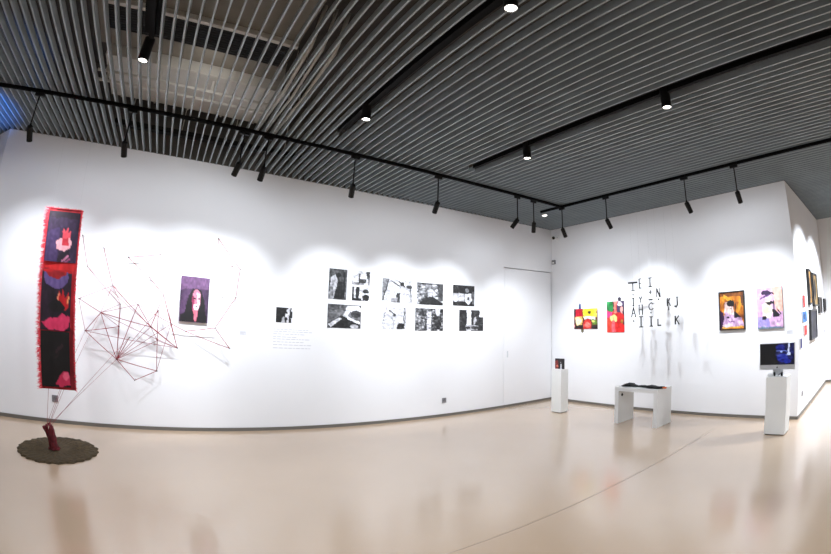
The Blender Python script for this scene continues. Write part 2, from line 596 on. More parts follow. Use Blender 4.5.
def print_grid(name, w_, h_, thick, c, parent=None, mats=None, curve=0.0, backing=True):
    """thin board, front facing local -Y, centred; z up"""
    nv, nu = c.shape[0] - 1, c.shape[1] - 1
    vs, fs, mi = [], [], []
    for j in range(nv + 1):
        for i in range(nu + 1):
            uu, vv = i / nu, j / nv
            vs.append(((uu - .5) * w_, -thick + curve * math.sin(vv * 7 + uu * 3), (.5 - vv) * h_))
    n1 = nu + 1
    for j in range(nv):
        for i in range(nu):
            a = j * n1 + i
            fs.append((a, a + n1, a + n1 + 1, a + 1))
            mi.append(0)
    ring = [i for i in range(n1)] + [j * n1 + nu for j in range(1, nv + 1)] + [nv * n1 + i for i in range(nu - 1, -1, -1)] + [j * n1 for j in range(nv - 1, 0, -1)]
    o0 = len(vs)
    for r in ring:
        vs.append((vs[r][0], vs[r][1] + thick, vs[r][2]))
    m = len(ring)
    for i in range(m):
        fs.append((ring[i], ring[(i + 1) % m], o0 + (i + 1) % m, o0 + i))
        mi.append(1)
    fs.append(tuple(o0 + i for i in reversed(range(m))))
    mi.append(1)
    me = bpy.data.meshes.new(name)
    me.from_pydata(vs, [], fs)
    for q in (mats or [M_print, M_paper]):
        me.materials.append(q)
    for p, q in zip(me.polygons, mi):
        p.material_index = q
    at = me.color_attributes.new('ink', 'FLOAT_COLOR', 'POINT')
    buf = np.ones((len(vs), 4), np.float32)
    buf[:o0, :3] = lin(c.reshape(-1, 3))
    at.data.foreach_set('color', buf.ravel())
    me.update()
    o = bpy.data.objects.new(name, me)
    COL.objects.link(o)
    if parent:
        o.parent = parent
    return o


ROT = {'W1': 0.0, 'W2': -PI / 2, 'W3': 0.0}
def on_wall(o, wall, s0, s1, z0, z1, gap=0.0):
    o.rotation_euler = (0, 0, ROT[wall])
    sc, zc = (s0 + s1) / 2, (z0 + z1) / 2
    o.location = {'W1': (sc, -gap, zc), 'W2': (-gap, sc, zc), 'W3': (sc, -L2 - gap, zc)}[wall]
    return o


BW = 'black and white photographs on the long wall'
def photo(s0, s1, z0, z1, shapes, label, seed, wall='W1', thick=.006, group=BW, name='photograph', cat='photograph', n=None):
    w_, h_ = abs(s1 - s0), z1 - z0
    nu = max(24, int(w_ / .009))
    nv = max(24, int(h_ / .009))
    o = print_grid(name, w_, h_, thick, paint(nu, nv, shapes + [('n', 17, 22)], seed, 1.36, .012))
    on_wall(o, wall, s0, s1, z0, z1, .0005)
    return tag(o, label, cat, group)

g = lambda x: (x, x, x * 1.02)
# 1: tall, white-clad figure by a dark doorway
photo(-4.83, -4.54, 1.90, 2.35, [('fill', g(85)), ('n', 25, 7), ('r', .80, .1, .90, .95, g(45)), ('r', .92, 0, 1, 1, g(110)), ('r', .36, .42, .78, .95, g(38)), ('p', [(.1, .3), (.4, .18), (.5, .4), (.3, .95), (.02, .98)], g(190)),
    ('e', .52, .2, .15, .08, g(20)), ('p', [(.05, .55), (.25, .5), (.28, 1), (0, 1)], g(150)), ('n', 18, 14)], 'tall black and white photograph of a white clad figure by a dark doorway', 11)
# 2: small light landscape
photo(-4.46, -4.16, 2.14, 2.35, [('fill', g(225)), ('r', .0, .8, .7, 1, g(165)), ('r', .37, .2, .45, .9, g(35)), ('p', [(.78, 0), (1, 0), (1, .6), (.82, .5)], g(60)), ('r', .45, .55, .8, .85, g(70)), ('r', .9, .4, 1, 1, g(130)), ('n', 28, 9)],
    'small pale black and white photograph, upper of the small pair beside the tall one', 12)
photo(-4.45, -4.16, 1.90, 2.11, [('fill', g(215)), ('r', .0, .0, .1, 1, g(70)), ('p', [(.22, .0), (.42, .0), (.45, .5), (.3, 1), (.2, .7)], g(30)), ('r', .1, .8, .55, 1, g(60)), ('e', .8, .3, .18, .16, g(45)), ('e', .8, .75, .2, .24, g(18)), ('r', .6, .5, .64, 1, g(90)), ('n', 30, 8)],
    'small dark patched photograph, lower of the small pair', 13)
# 4: large reclining pose
photo(-4.83, -4.29, 1.48, 1.83, [('fill', g(125)), ('n', 12, 4), ('r', 0, .0, .5, .25, g(110)), ('p', [(.6, .05), (.75, .05), (.55, .6), (.05, .98), (0, .85), (.45, .5)], g(225)), ('p', [(.0, .82), (.4, .45), (.9, .7), (1, 1), (.05, 1)], g(50)),
    ('p', [(.02, .85), (.35, .55), (.45, .6), (.1, .98)], g(215)), ('e', .83, .2, .17, .18, g(235)), ('e', .85, .38, .16, .15, g(70)), ('p', [(.55, .45), (.98, .72), (.98, .82), (.6, .6)], g(230)), ('e', .8, .92, .12, .1, g(205)), ('n', 16, 16)],
    'large black and white photograph of a pale diagonal reclining figure, below the tall one', 14)
photo(-3.94, -3.40, 1.91, 2.28, [('fill', g(212)), ('p', [(0, 0), (.2, 0), (.02, .95), (0, .95)], g(150)), ('l', .21, 0, .03, .95, .018, g(60)), ('l', .3, .1, .55, .3, .025, g(60)), ('l', .55, .1, .75, .3, .03, g(40)), ('e', .66, .2, .08, .09, g(45)), ('e', .9, .3, .1, .09, g(75)),
    ('p', [(.47, .6), (.58, .58), (.6, 1), (.45, 1)], g(70)), ('r', .3, .8, .5, 1, g(170)), ('l', .95, .4, .98, .95, .02, g(130)), ('n', 22, 14)], 'pale photograph with twisted dark branches, upper left of the four middle ones', 15)
photo(-3.31, -2.79, 1.90, 2.26, [('fill', g(150)), ('n', 48, 12), ('r', 0, .0, 1, .08, g(90)), ('r', .42, .3, .58, .65, g(200)), ('n', 30, 22), ('r', .82, .1, 1, .8, g(95)), ('n', 30, 9, .8, .0, 1, 1), ('p', [(.1, .95), (.35, .65), (.6, .62), (.98, .88), (1, 1), (.08, 1)], g(48)), ('n', 10, 20)],
    'photograph of a crowd behind a dark mound, upper right of the four middle ones', 16)
photo(-2.58, -2.11, 1.91, 2.27, [('fill', g(40)), ('n', 14, 9), ('r', 0, .42, .52, .8, g(205)), ('n', 28, 9, 0, .42, .5, .8), ('r', .0, .38, 1, .42, g(90)), ('e', .65, .25, .09, .1, g(165)), ('p', [(.55, .4), (.85, .4), (.88, .75), (.7, .95), (.55, .8)], g(228)), ('r', .65, .55, .75, .7, g(95)), ('r', .9, .3, 1, .9, g(120)), ('n', 12, 15)],
    'dark photograph of a seated figure in white, upper one nearest the hidden door', 17)
photo(-3.93, -3.50, 1.49, 1.83, [('fill', g(214)), ('l', .16, 0, .02, .8, .014, g(150)), ('r', .9, 0, .94, 1, g(75)), ('r', .98, 0, 1, 1, g(120)), ('l', .3, .15, .55, .35, .03, g(120)), ('e', .5, .35, .06, .07, g(80)), ('p', [(.62, .78), (.75, .7), (.95, .78), (.9, 1), (.6, 1)], g(40)), ('l', .4, .5, .5, .95, .02, g(170)), ('n', 20, 13)],
    'palest photograph with a dark post, lower left of the four middle ones', 18)
photo(-3.33, -2.78, 1.47, 1.84, [('fill', g(120)), ('n', 50, 14), ('r', .42, .15, .56, 1, g(215)), ('n', 40, 26), ('e', .25, .2, .05, .12, g(40)), ('r', .66, .3, .92, .95, g(62)), ('n', 45, 18, .6, .25, 1, 1), ('p', [(.7, 0), (.9, 0), (.86, .3), (.76, .35)], g(220)), ('e', .94, .1, .06, .08, g(35))],
    'photograph of a standing crowd, lower right of the four middle ones', 19)
photo(-2.44, -1.90, 1.47, 1.84, [('fill', g(70)), ('n', 8, 5), ('r', .3, .0, .48, 1, g(240)), ('r', .08, 0, .1, .7, g(25)), ('r', .84, .0, 1, .33, g(245)), ('r', .52, 0, .56, .7, g(30)), ('r', .8, 0, .84, .5, g(50)), ('p', [(.6, .35), (.68, .3), (.72, .55), (.58, .75)], g(210)),
    ('p', [(.25, .75), (.5, .7), (.8, .75), (.75, .98), (.3, .95)], g(190)), ('e', .65, .85, .18, .09, g(90)), ('e', .35, .85, .1, .06, g(75)), ('n', 16, 13)], 'photograph of a pale figure between dark curtains, lower one nearest the hidden door', 20)
photo(-5.60, -5.36, 1.52, 1.73, [('fill', g(26)), ('n', 8, 5), ('p', [(.55, .3), (.78, 0), (.86, 0), (.8, .6), (.78, 1), (.66, 1), (.58, .7)], g(215)), ('p', [(.36, .7), (.5, .6), (.56, 1), (.34, 1)], g(190)), ('e', .62, .32, .08, .07, g(60)), ('e', .6, .75, .1, .12, g(35)), ('r', .93, 0, 1, .25, g(225)), ('r', .93, .7, 1, 1, g(225)), ('n', 14, 8)],
    'smallest black and white photograph, above the grey caption text', 21, thick=.004)

# caption text below it: eight rows of faint illegible print
t = thing('wall_text', 'faint grey rows of caption text below the smallest photograph', 'wall text', (-5.63, 0, 1.3))
random.seed(3)
for z, ww in [(1.425, .50), (1.395, .55), (1.36, .46), (1.32, .30), (1.29, .52), (1.25, .42), (1.21, .55), (1.165, .55)]:
    b = MB()
    x = 0
    while x < ww:
        l = random.uniform(.02, .07)
        b.box((x, -.0015, z - 1.305), (x + l, -.0003, z - 1.295))
        b.box((x + l, -.0006, z - 1.3005), (x + l + .014, -.0003, z - 1.2995))
        x += l + .014
    b.build('text_line', M_ink, t)

def wall_label(wall, s, z, label):
    o = print_grid('wall_label', .10, .055, .003, paint(20, 12, [('fill', (205, 205, 210)), ('r', .1, .2, .8, .3, (150, 150, 155)), ('r', .1, .5, .6, .58, (160, 160, 165)), ('r', .1, .7, .7, .78, (160, 160, 165))], 1, .9, 0))
    on_wall(o, wall, s - .05, s + .05, z - .03, z + .03, .0005)
    tag(o, label, 'wall label', 'small caption labels')
wall_label('W1', -6.06, 1.345, 'small grey caption label right of the purple portrait')
wall_label('W2', -4.80, 1.31, 'small grey caption label below and right of the pastel portrait')

# purple portrait canvas
t = thing('portrait_canvas', 'dark purple portrait canvas of a face amid the red threads', 'picture', (-6.755, 0, 1.735))
pc = paint(40, 60, [('fill', (122, 94, 128)), ('n', 8, 4), ('p', [(0, .0), (1, .0), (1, .25), (0, .3)], (146, 116, 150)), ('p', [(.30, .42), (.42, .27), (.70, .27), (.86, .5), (.95, 1), (.12, 1), (.2, .7)], (48, 28, 44)), ('p', [(.03, .85), (.3, .75), (.8, .75), (.97, .85), (.97, 1), (.03, 1)], (40, 24, 36)),
    ('p', [(.46, .68), (.66, .68), (.6, .98), (.54, .98)], (222, 150, 165)), ('e', .57, .50, .155, .22, (212, 160, 176)), ('p', [(.56, .34), (.68, .36), (.7, .6), (.6, .6)], (234, 204, 214)), ('p', [(.40, .45), (.48, .4), (.5, .7), (.44, .72)], (180, 90, 130)), ('e', .51, .48, .045, .018, (70, 30, 50)), ('e', .65, .48, .04, .018, (70, 30, 50)),
    ('l', .58, .48, .57, .57, .012, (190, 120, 140)), ('e', .575, .63, .07, .022, (150, 60, 85)), ('p', [(.47, .60), (.68, .58), (.64, .73), (.52, .74)], (246, 240, 246)), ('e', .57, .645, .05, .014, (120, 60, 90)), ('n', 9, 20)], 31, 1.7, .008)
o = print_grid('print', .39, .59, .035, pc, t, [M_print, M_paper])

# end wall: two collages, two portraits
t = thing('collage', 'bright square collage of red, yellow and floral cut paper on the end wall', 'collage', (0, -.88, 1.68), 'cut paper collages')
cp = paint(48, 36, [('fill', (120, 45, 45)), ('n', 35, 9), ('r', 0, 0, .38, .38, (214, 24, 70)), ('n', 15, 6, 0, 0, .4, .4), ('r', .0, .0, .06, .36, (60, 30, 45)), ('p', [(.02, .38), (.36, .38), (.34, .85), (.1, .85)], (238, 205, 130)), ('e', .18, .6, .12, .2, (250, 235, 200)), ('r', .4, .0, .98, .42, (250, 232, 110)),
    ('e', .66, .17, .24, .22, (246, 220, 60)), ('e', .66, .2, .06, .08, (70, 70, 20)), ('r', .42, .4, .92, .52, (240, 238, 235)), ('n', 25, 12, .42, .4, .92, .55), ('r', .42, .55, .72, .98, (220, 70, 60)), ('e', .58, .8, .12, .12, (250, 140, 130)), ('r', .76, .52, .98, .78, (120, 150, 60)), ('e', .82, .62, .06, .06, (230, 230, 150)),
    ('r', .74, .8, .98, .99, (70, 60, 60)), ('r', .02, .8, .4, .98, (60, 25, 30)), ('n', 40, 14, 0, .75, .45, 1), ('n', 16, 20)], 41)
o = print_grid('print', .58, .40, .012, cp, t)
o.rotation_euler = (0, 0, ROT['W2'])
def cutout(parent, pts, thick, m, name='cut_paper'):
    """pts in (y,z) relative to the thing; sticks to the wall"""
    b = MB()
    n = len(pts)
    b.add([(-thick, y, z) for y, z in pts] + [(-.001, y, z) for y, z in pts],
          [tuple(range(n)), tuple(reversed(range(n, 2 * n)))] + [(i, n + i, n + (i + 1) % n, (i + 1) % n) for i in range(n)])
    return b.build(name, m, parent)
M_navy = mat('paper_navy', (40, 70, 130), .7)
M_leaf = mat('paper_green', (52, 150, 90), .7)
M_olive = mat('paper_olive', (105, 95, 70), .7)
M_pale = mat('paper_pale', (235, 232, 205), .7)
M_char = mat('paper_charcoal', (48, 44, 58), .7)
cutout(t, [(.17, .19), (.12, .19), (.125, .29), (.145, .31), (.165, .28)], .010, M_navy)
cutout(t, [(-.195, .19), (-.215, .19), (-.215, .33), (-.19, .35)], .010, M_pale)
cutout(t, [(.12, -.19), (.06, -.19), (.055, -.25), (.09, -.275), (.115, -.25)], .010, M_olive)
t = thing('collage', 'tall red collage with a pale vase shape and green square on the end wall', 'collage', (0, -1.585, 1.70), 'cut paper collages')
cp = paint(32, 48, [('fill', (222, 40, 36)), ('n', 14, 6), ('r', .0, .0, .36, .29, (60, 160, 95)), ('n', 30, 8, 0, 0, .36, .29), ('r', .36, 0, .42, .3, (90, 30, 60)), ('r', .42, 0, .58, .38, (225, 150, 135)), ('r', .60, .0, 1, .4, (90, 70, 110)), ('e', .75, .08, .12, .06, (235, 225, 235)), ('r', .66, .12, .98, .16, (40, 35, 70)), ('e', .84, .28, .08, .12, (235, 180, 170)),
    ('r', .93, .2, 1, .75, (70, 30, 40)), ('p', [(.0, .3), (.32, .3), (.28, .42), (.1, .55), (0, .5)], (236, 90, 160)), ('p', [(0, .55), (.25, .6), (.28, 1), (0, 1)], (226, 84, 60)), ('e', .7, .55, .3, .18, (200, 30, 30)), ('e', .86, .64, .08, .06, (180, 140, 60)), ('e', .38, .54, .22, .12, (244, 222, 160)), ('p', [(.3, .6), (.46, .6), (.5, .98), (.26, .98)], (240, 120, 130)), ('l', .38, .5, .36, .66, .015, (200, 150, 90)), ('n', 12, 18)], 42)
o = print_grid('print', .39, .58, .012, cp, t)
o.rotation_euler = (0, 0, ROT['W2'])
cutout(t, [(-.09 + .035 * math.cos(a), .325 + .04 * math.sin(a)) for a in [i * PI / 6 for i in range(12)]] , .010, M_char)
cutout(t, [(-.07, .28), (-.12, .28), (-.115, .32), (-.075, .32)], .009, M_char)

def framed(wall, s0, s1, z0, z1, depth, bar, colors, mframe, label, seed, group=None, n=(32, 44), gm=1.75):
    t = thing('framed_picture', label, 'picture', (0, 0, 0), group)
    w_, h_ = abs(s1 - s0), z1 - z0
    on_wall(t, wall, s0, s1, z0, z1, 0)
    if bar:
        b = MB()
        for (x0, x1, a0, a1) in ((-w_ / 2, -w_ / 2 + bar, -h_ / 2, h_ / 2), (w_ / 2 - bar, w_ / 2, -h_ / 2, h_ / 2), (-w_ / 2 + bar, w_ / 2 - bar, h_ / 2 - bar, h_ / 2), (-w_ / 2 + bar, w_ / 2 - bar, -h_ / 2, -h_ / 2 + bar)):
            b.box((x0, -depth, a0), (x1, 0, a1))
        b.build('frame', mframe, t)
        print_grid('print', w_ - 2 * bar, h_ - 2 * bar, depth * .7, paint(n[0], n[1], colors, seed, gm, .010), t)
    else:
        print_grid('print', w_, h_, depth, paint(n[0], n[1], colors, seed, gm, .010), t, [M_print, mframe])
    return t

framed('W2', -3.64, -4.08, 1.39, 2.00, .04, .018, [('fill', (205, 150, 50)), ('n', 22, 6), ('p', [(0, .0), (1, 0), (1, .12), (0, .1)], (160, 110, 30)), ('l', .2, .1, .5, .25, .05, (228, 190, 90)), ('l', .95, .2, .75, .5, .06, (225, 180, 80)), ('p', [(0, .48), (.14, .55), (.2, .95), (0, 1)], (92, 40, 100)), ('p', [(.86, .1), (1, .1), (1, .4), (.9, .35)], (130, 90, 60)),
    ('p', [(.2, .25), (.5, .3), (.62, .6), (.55, .8), (.3, .85), (.18, .6)], (226, 206, 202)), ('n', 16, 9, .15, .2, .65, .85), ('p', [(.2, .5), (.9, .72), (1, .95), (.1, .95), (.15, .7)], (214, 190, 214)), ('e', .3, .9, .2, .05, (232, 214, 222)), ('n', 20, 12, .05, .55, 1, .97), ('e', .42, .52, .12, .09, (236, 220, 214)), ('l', .48, .4, .52, .55, .012, (150, 110, 120)), ('e', .45, .3, .16, .09, (34, 22, 36)), ('p', [(.3, .28), (.55, .24), (.6, .4), (.5, .38), (.42, .34)], (30, 20, 34)), ('p', [(.58, .5), (.74, .55), (.85, .7), (.6, .72)], (44, 28, 50)),
    ('l', .66, .3, .66, .55, .02, (120, 70, 60)), ('e', .32, .68, .06, .03, (60, 40, 70)), ('e', .44, .46, .03, .015, (70, 50, 70)), ('l', .35, .78, .6, .82, .015, (170, 120, 180)), ('r', .05, .93, .95, .97, (235, 200, 120)), ('n', 14, 20)], M_frame,
    'golden portrait picture in a thin dark frame on the end wall', 51, 'portrait pictures on the end wall', (40, 56))
framed('W2', -4.29, -4.71, 1.38, 2.00, .035, 0, [('fill', (225, 196, 222)), ('n', 8, 4), ('p', [(.6, 0), (1, 0), (1, .6), (.75, .6)], (244, 206, 196)), ('p', [(0, .7), (.45, .7), (.5, .95), (0, .95)], (190, 180, 224)), ('e', .36, .12, .17, .065, (92, 60, 110)), ('l', .15, .28, .62, .14, .022, (120, 90, 140)), ('l', .5, .13, .68, .17, .02, (70, 50, 90)), ('p', [(.2, .42), (.5, .3), (.62, .6), (.5, .75), (.24, .74)], (250, 236, 222)),
    ('p', [(.32, .37), (.62, .33), (.66, .4), (.5, .44)], (60, 40, 66)), ('p', [(.58, .52), (.72, .56), (.88, .68), (.84, .74), (.62, .72)], (44, 32, 54)), ('l', .66, .36, .66, .6, .03, (60, 44, 70)), ('e', .28, .74, .09, .05, (56, 46, 78)), ('l', .8, .55, .92, .66, .02, (60, 50, 80)), ('e', .35, .55, .12, .1, (252, 224, 200)), ('r', .52, .82, .96, .9, (214, 190, 214)), ('n', 20, 18, .52, .8, .96, .92), ('r', 0, .955, 1, 1, (150, 165, 180)), ('n', 9, 20)], M_olive,
    'unframed pastel pink and lilac portrait picture on the end wall', 52, 'portrait pictures on the end wall', (40, 56))

# corridor wall pictures
CG = 'pictures on the corridor wall'
framed('W3', 1.08, 1.42, 1.70, 2.31, .05, .035, [('fill', (196, 164, 110)), ('n', 20, 6), ('r', .4, .2, .6, .9, (120, 90, 60))], M_frame, 'narrow black framed tan picture, nearest of the tall ones on the corridor wall', 61, CG)
framed('W3', 1.64, 2.24, 1.67, 2.28, .05, .035, [('fill', (170, 150, 110)), ('n', 22, 6), ('e', .5, .5, .3, .35, (70, 56, 44))], M_frame, 'wider black framed picture behind the narrow tan one on the corridor wall', 62, CG)
framed('W3', 1.10, 1.94, 1.10, 1.62, .05, .03, [('fill', (60, 60, 84)), ('n', 20, 7), ('r', .3, .2, .7, .8, (36, 36, 60))], M_frame, 'dark blue framed picture low on the corridor wall below the tan one', 63, CG)
framed('W3', .42, .66, 1.66, 1.85, .02, 0, [('fill', (206, 60, 52)), ('n', 16, 6)], M_paper, 'upper small red picture near the corridor corner', 64, CG, (20, 20))
framed('W3', .33, .80, 1.43, 1.60, .02, 0, [('fill', (70, 140, 190)), ('n', 30, 6), ('r', .3, .3, .5, .7, (30, 40, 70))], M_paper, 'small blue picture between the two red ones near the corridor corner', 65, CG, (20, 20))
framed('W3', .46, .76, 1.22, 1.38, .02, 0, [('fill', (212, 66, 60)), ('n', 16, 6)], M_paper, 'lower small red picture near the corridor corner', 66, CG, (20, 20))
framed('W3', .05, .22, 1.05, 1.20, .02, 0, [('fill', (84, 84, 160)), ('n', 16, 6)], M_paper, 'small violet blue picture closest to the corridor corner beside the screen', 67, CG, (20, 20))
framed('W3', 2.44, 2.95, 1.53, 1.85, .04, .03, [('fill', (96, 86, 80)), ('n', 20, 6)], M_frame, 'small dark framed picture beyond the tall ones on the corridor wall', 68, CG, (20, 20))
framed('W3', 3.42, 3.72, 1.55, 1.83, .04, .03, [('fill', (86, 80, 90)), ('n', 20, 6)], M_frame, 'farthest small dark framed picture at the end of the corridor wall', 69, CG, (20, 20))

# ------------------------------------------------------------------ hanging letters
GL = {
    'T': [(0, 1, 1, 1, 2.0), (.5, 1, .5, 0, 1.2), (.32, 0, .68, 0, .9)],
    'I': [(.5, 0, .5, 1, 1.4), (.15, 1, .85, 1, 1.1), (.15, 0, .85, 0, 1.1)],
    'i': [(.5, 0, .5, .6, 1.2), (.5, .85, .5, 1, 1.3)],
    'A': [(0, 0, .5, 1, 1.1), (1, 0, .5, 1, 1.1), (.22, .38, .78, .38, .9)],
    'Y': [(.1, 1, .5, .5, 1.0), (.9, 1, .5, .5, 1.0), (.5, .5, .5, 0, 1.0)],
    'H': [(.1, 0, .1, 1, 1.0), (.9, 0, .9, 1, 1.0), (.1, .5, .9, .5, 1.0), (0, 1, .3, 1, .8), (.7, 1, 1, 1, .8)],
    'E': [(.2, 0, .2, 1, 1.2), (.2, 1, .9, 1, .9), (.2, .5, .75, .5, .9), (.2, 0, .9, 0, 1.1)],
    'N': [(.1, 0, .1, 1, 1.0), (.9, 0, .9, 1, 1.0), (.1, 1, .9, 0, 1.6)],
    'L': [(.2, 0, .2, 1, 1.2), (.2, 0, .95, 0, 1.4)],
    'K': [(.2, 0, .2, 1, 1.6), (.2, .45, .9, 1, 1.1), (.4, .6, .95, 0, 1.1)],
    'J': [(.75, 1, .75, .2, 1.2), (.75, .2, .45, 0, 1.2), (.45, 0, .1, .1, 1.6), (.5, 1, 1, 1, .8)],
    'C': [(.9, .85, .6, 1, 1.0), (.6, 1, .2, .8, 1.0), (.2, .8, .1, .45, 1.1), (.1, .45, .3, .08, 1.0), (.3, .08, .65, 0, 1.0), (.65, 0, .95, .2, 1.0)],
    '+': [(.5, 0, .5, 1, 1.1), (0, .5, 1, .5, 1.1)],
    '-': [(0, .5, 1, .5, 1.5)],
    ':': [(.4, .45, .6, .55, 1.6)],
}
def letter_mesh(ch, w_, h_, th):
    b = MB()
    for (u0, v0, u1, v1, k) in GL[ch]:
        a = Vector((0, -(u0 - .5) * w_, (v0 - .5) * h_))
        c = Vector((0, -(u1 - .5) * w_, (v1 - .5) * h_))
        d = (c - a)
        if d.length < 1e-6:
            continue
        d.normalize()
        n = Vector((0, -d.z, d.y)) * th * k / 2
        a -= d * th * .3
        c += d * th * .3
        q = [a - n, c - n, c + n, a + n]
        b.add([p + Vector((-.004, 0, 0)) for p in q] + [p + Vector((.004, 0, 0)) for p in q],
              [(0, 1, 2, 3), (7, 6, 5, 4), (0, 4, 5, 1), (1, 5, 6, 2), (2, 6, 7, 3), (3, 7, 4, 0)])
    return b

XH = -7.06 + .0957 * 69
ZPX = lambda p: 2.26 - (p - 283) * .01715
strands = [
    (-2.245, 'T', [('T', 283, 291, .165), (':', 293, 297, .06), ('I', 298.5, 306, .05), ('A', 307.5, 317, .075), (':', 319, 323, .07)], 'leftmost strand of hanging black letters, headed by a bold T'),
    (-2.39, 'E', [('E', 280, 289, .06), ('Y', 297.5, 303, .07), ('H', 305.5, 315, .075), ('I', 317, 327, .095)], 'hanging strand of black letters second from the red collage'),
    (-2.585, 'I', [('I', 280, 288.5, .10), ('+', 292, 295.5, .05), ('-', 300, 302, .08), ('C', 304, 311, .09), (':', 312, 315, .05), ('I', 317.5, 326.5, .07)], 'hanging strand of black letters third from the red collage, headed by a tall I'),
    (-2.735, 'N', [('N', 291, 299, .07), (':', 300, 302.5, .06), ('L', 320, 326, .065)], 'hanging strand with only a black N and a black L'),
    (-2.92, 'K', [('K', 301, 308, .07), ('i', 309, 312, .04)], 'short hanging strand headed by a black K'),
    (-3.06, 'J', [('J', 300.5, 309.5, .07), ('K', 318, 325.5, .10)], 'rightmost strand of hanging black letters, headed by a J'),
]
for y, _, ls, lb in strands:
    t = thing('letter_strand', lb, 'hanging letters', (XH, y, H), 'hanging strands of black letters')
    zb = min(ZPX(q[2]) for q in ls)
    b = MB()
    b.tube([(0, 0, .02), (0, 0, zb - H)], .0008, 5)
    b.build('thread', M_nylon, t)
    for ch, p0, p1, w_ in ls:
        m = letter_mesh(ch, w_, (p1 - p0) * .01715, .0155)
        o = m.build('letter', M_letter, t, loc=(0, 0, ZPX((p0 + p1) / 2) - H))
        o.rotation_euler = (0, 0, random.uniform(-.25, .25))

# ------------------------------------------------------------------ red banner
t = thing('hanging_banner', 'tall red fringed banner with three dark photographs hanging before the long wall', 'banner', (-8.397, -.9, 1.56))
t.rotation_euler = (0, math.radians(-2.3), 0)
BWD, BHT = .42, 1.92
bp = paint(24, 100, [('fill', (170, 14, 30)), ('n', 22, 14), ('r', 0, .30, 1, .345, (196, 22, 26)), ('r', .86, .66, 1, 1, (128, 8, 26)), ('n', 10, 20)], 71, 1.1, .006)
print_grid('cloth', BWD, BHT, .006, bp, t, [M_print, M_red], curve=.008)
def panel(v0, v1, u0, u1, shapes, seed, label):
    w_, h_ = (u1 - u0) * BWD, (v1 - v0) * BHT
    o = print_grid('photo_panel', w_, h_, .004, paint(36, int(36 * h_ / w_), shapes, seed, 1.2, .016), t, [M_print, M_cloth])
    o.location = (((u0 + u1) / 2 - .5) * BWD, -.015, (.5 - (v0 + v1) / 2) * BHT)
    o['label'] = label
panel(.02, .30, .05, .96, [('fill', (62, 40, 72)), ('n', 7, 4), ('p', [(0, .4), (.4, .3), (.4, 1), (0, 1)], (78, 56, 100)), ('r', .0, .0, 1, .12, (50, 28, 50)), ('p', [(.45, .8), (.75, .75), (.8, 1), (.4, 1)], (44, 22, 44)), ('p', [(.5, .42), (.56, .30), (.6, .42), (.66, .29), (.69, .42), (.77, .34), (.76, .55), (.56, .58)], (226, 90, 104)),
    ('p', [(.3, .6), (.45, .52), (.75, .52), (.82, .6), (.78, .72), (.6, .78), (.36, .74)], (238, 178, 186)), ('p', [(.52, .52), (.72, .52), (.74, .68), (.54, .68)], (206, 60, 76)), ('l', .56, .96, .74, .88, .02, (200, 130, 160)), ('l', .66, .98, .8, .93, .02, (170, 90, 130)), ('n', 8, 18)], 72, 'dark purple photograph of a raised pink hand')
panel(.345, .675, .02, .88, [('fill', (42, 22, 42)), ('n', 7, 5), ('e', .48, .10, .42, .20, (110, 88, 140)), ('e', .48, .0, .36, .15, (160, 20, 30)), ('r', .0, .0, 1, .035, (190, 20, 26)), ('p', [(.55, .62), (.60, .34), (.68, .42), (.72, .28), (.80, .45), (.92, .36), (.94, .6), (.8, .66)], (196, 26, 36)), ('l', .57, .5, .6, .40, .02, (236, 150, 120)), ('l', .9, .52, .92, .44, .025, (240, 160, 110)),
    ('e', .55, .6, .28, .10, (16, 8, 14)), ('p', [(.06, .86), (.35, .78), (.55, .8), (.75, .72), (.98, .75), (.96, .93), (.8, 1), (.4, 1), (.2, .95)], (222, 66, 112)), ('n', 8, 16)], 73, 'dark photograph with a lilac arc and pink bowl shape')
panel(.68, .985, .03, .86, [('fill', (16, 9, 12)), ('n', 4, 5), ('l', .55, .35, .75, .25, .03, (60, 34, 44)), ('l', .5, .45, .66, .38, .02, (44, 24, 30)), ('p', [(.5, .95), (.62, .8), (.8, .72), (.98, .74), (.98, .96), (.7, .99)], (206, 52, 96)), ('e', .85, .8, .1, .06, (236, 110, 140)), ('n', 4, 16)], 74, 'black photograph with a pink patch low at its right')
b = MB()
random.seed(21)
def hairs(n, side):
    for i in range(n):
        q = random.random()
        z = (.5 - q) * BHT
        if side in (-1, 1):
            x = side * BWD / 2
            ln_ = random.uniform(.03, .075) if side < 0 else random.uniform(.012, .032)
            d = Vector((side * ln_, random.uniform(-.02, .015), random.uniform(-.035, .01)))
            p = Vector((x - side * .012, -.008 + random.uniform(-.006, .006), z))
        else:
            x = (q - .5) * BWD
            p = Vector((x, -.008, BHT / 2 - .008))
            d = Vector((random.uniform(-.01, .01), random.uniform(-.015, .01), random.uniform(.006, .022)))
        s = d.cross(Vector((0, 1, 0))).normalized() * random.uniform(.003, .006)
        k = Vector((0, .003, 0))
        b.add([p - s, p + s, p + k, p + d], [(0, 1, 3), (1, 2, 3), (2, 0, 3), (0, 2, 1)])
hairs(900, -1)
hairs(420, 1)
hairs(70, 0)
b.build('fringe', M_fringe, t)
b = MB()
b.tube([(-BWD / 2 - .01, 0, BHT / 2 - .01), (BWD / 2 + .01, 0, BHT / 2 - .01)], .007, 8)
b.build('rod', M_thread, t)
for sx in (-.17, .17):
    b = MB()
    b.tube([(sx, 0, BHT / 2 - .01), (sx + .0, 0, BHT / 2 + 1.10)], .0005, 5)
    b.build('cord', M_nylon, t)
b = MB()
b.tube([(-.235, .0, .42), (-.23, .0, -.02)], .003, 5)
b.tube([(-.235, .0, .42), (-.20, .0, .43)], .003, 5)
b.build('loose_thread', M_thread, t)

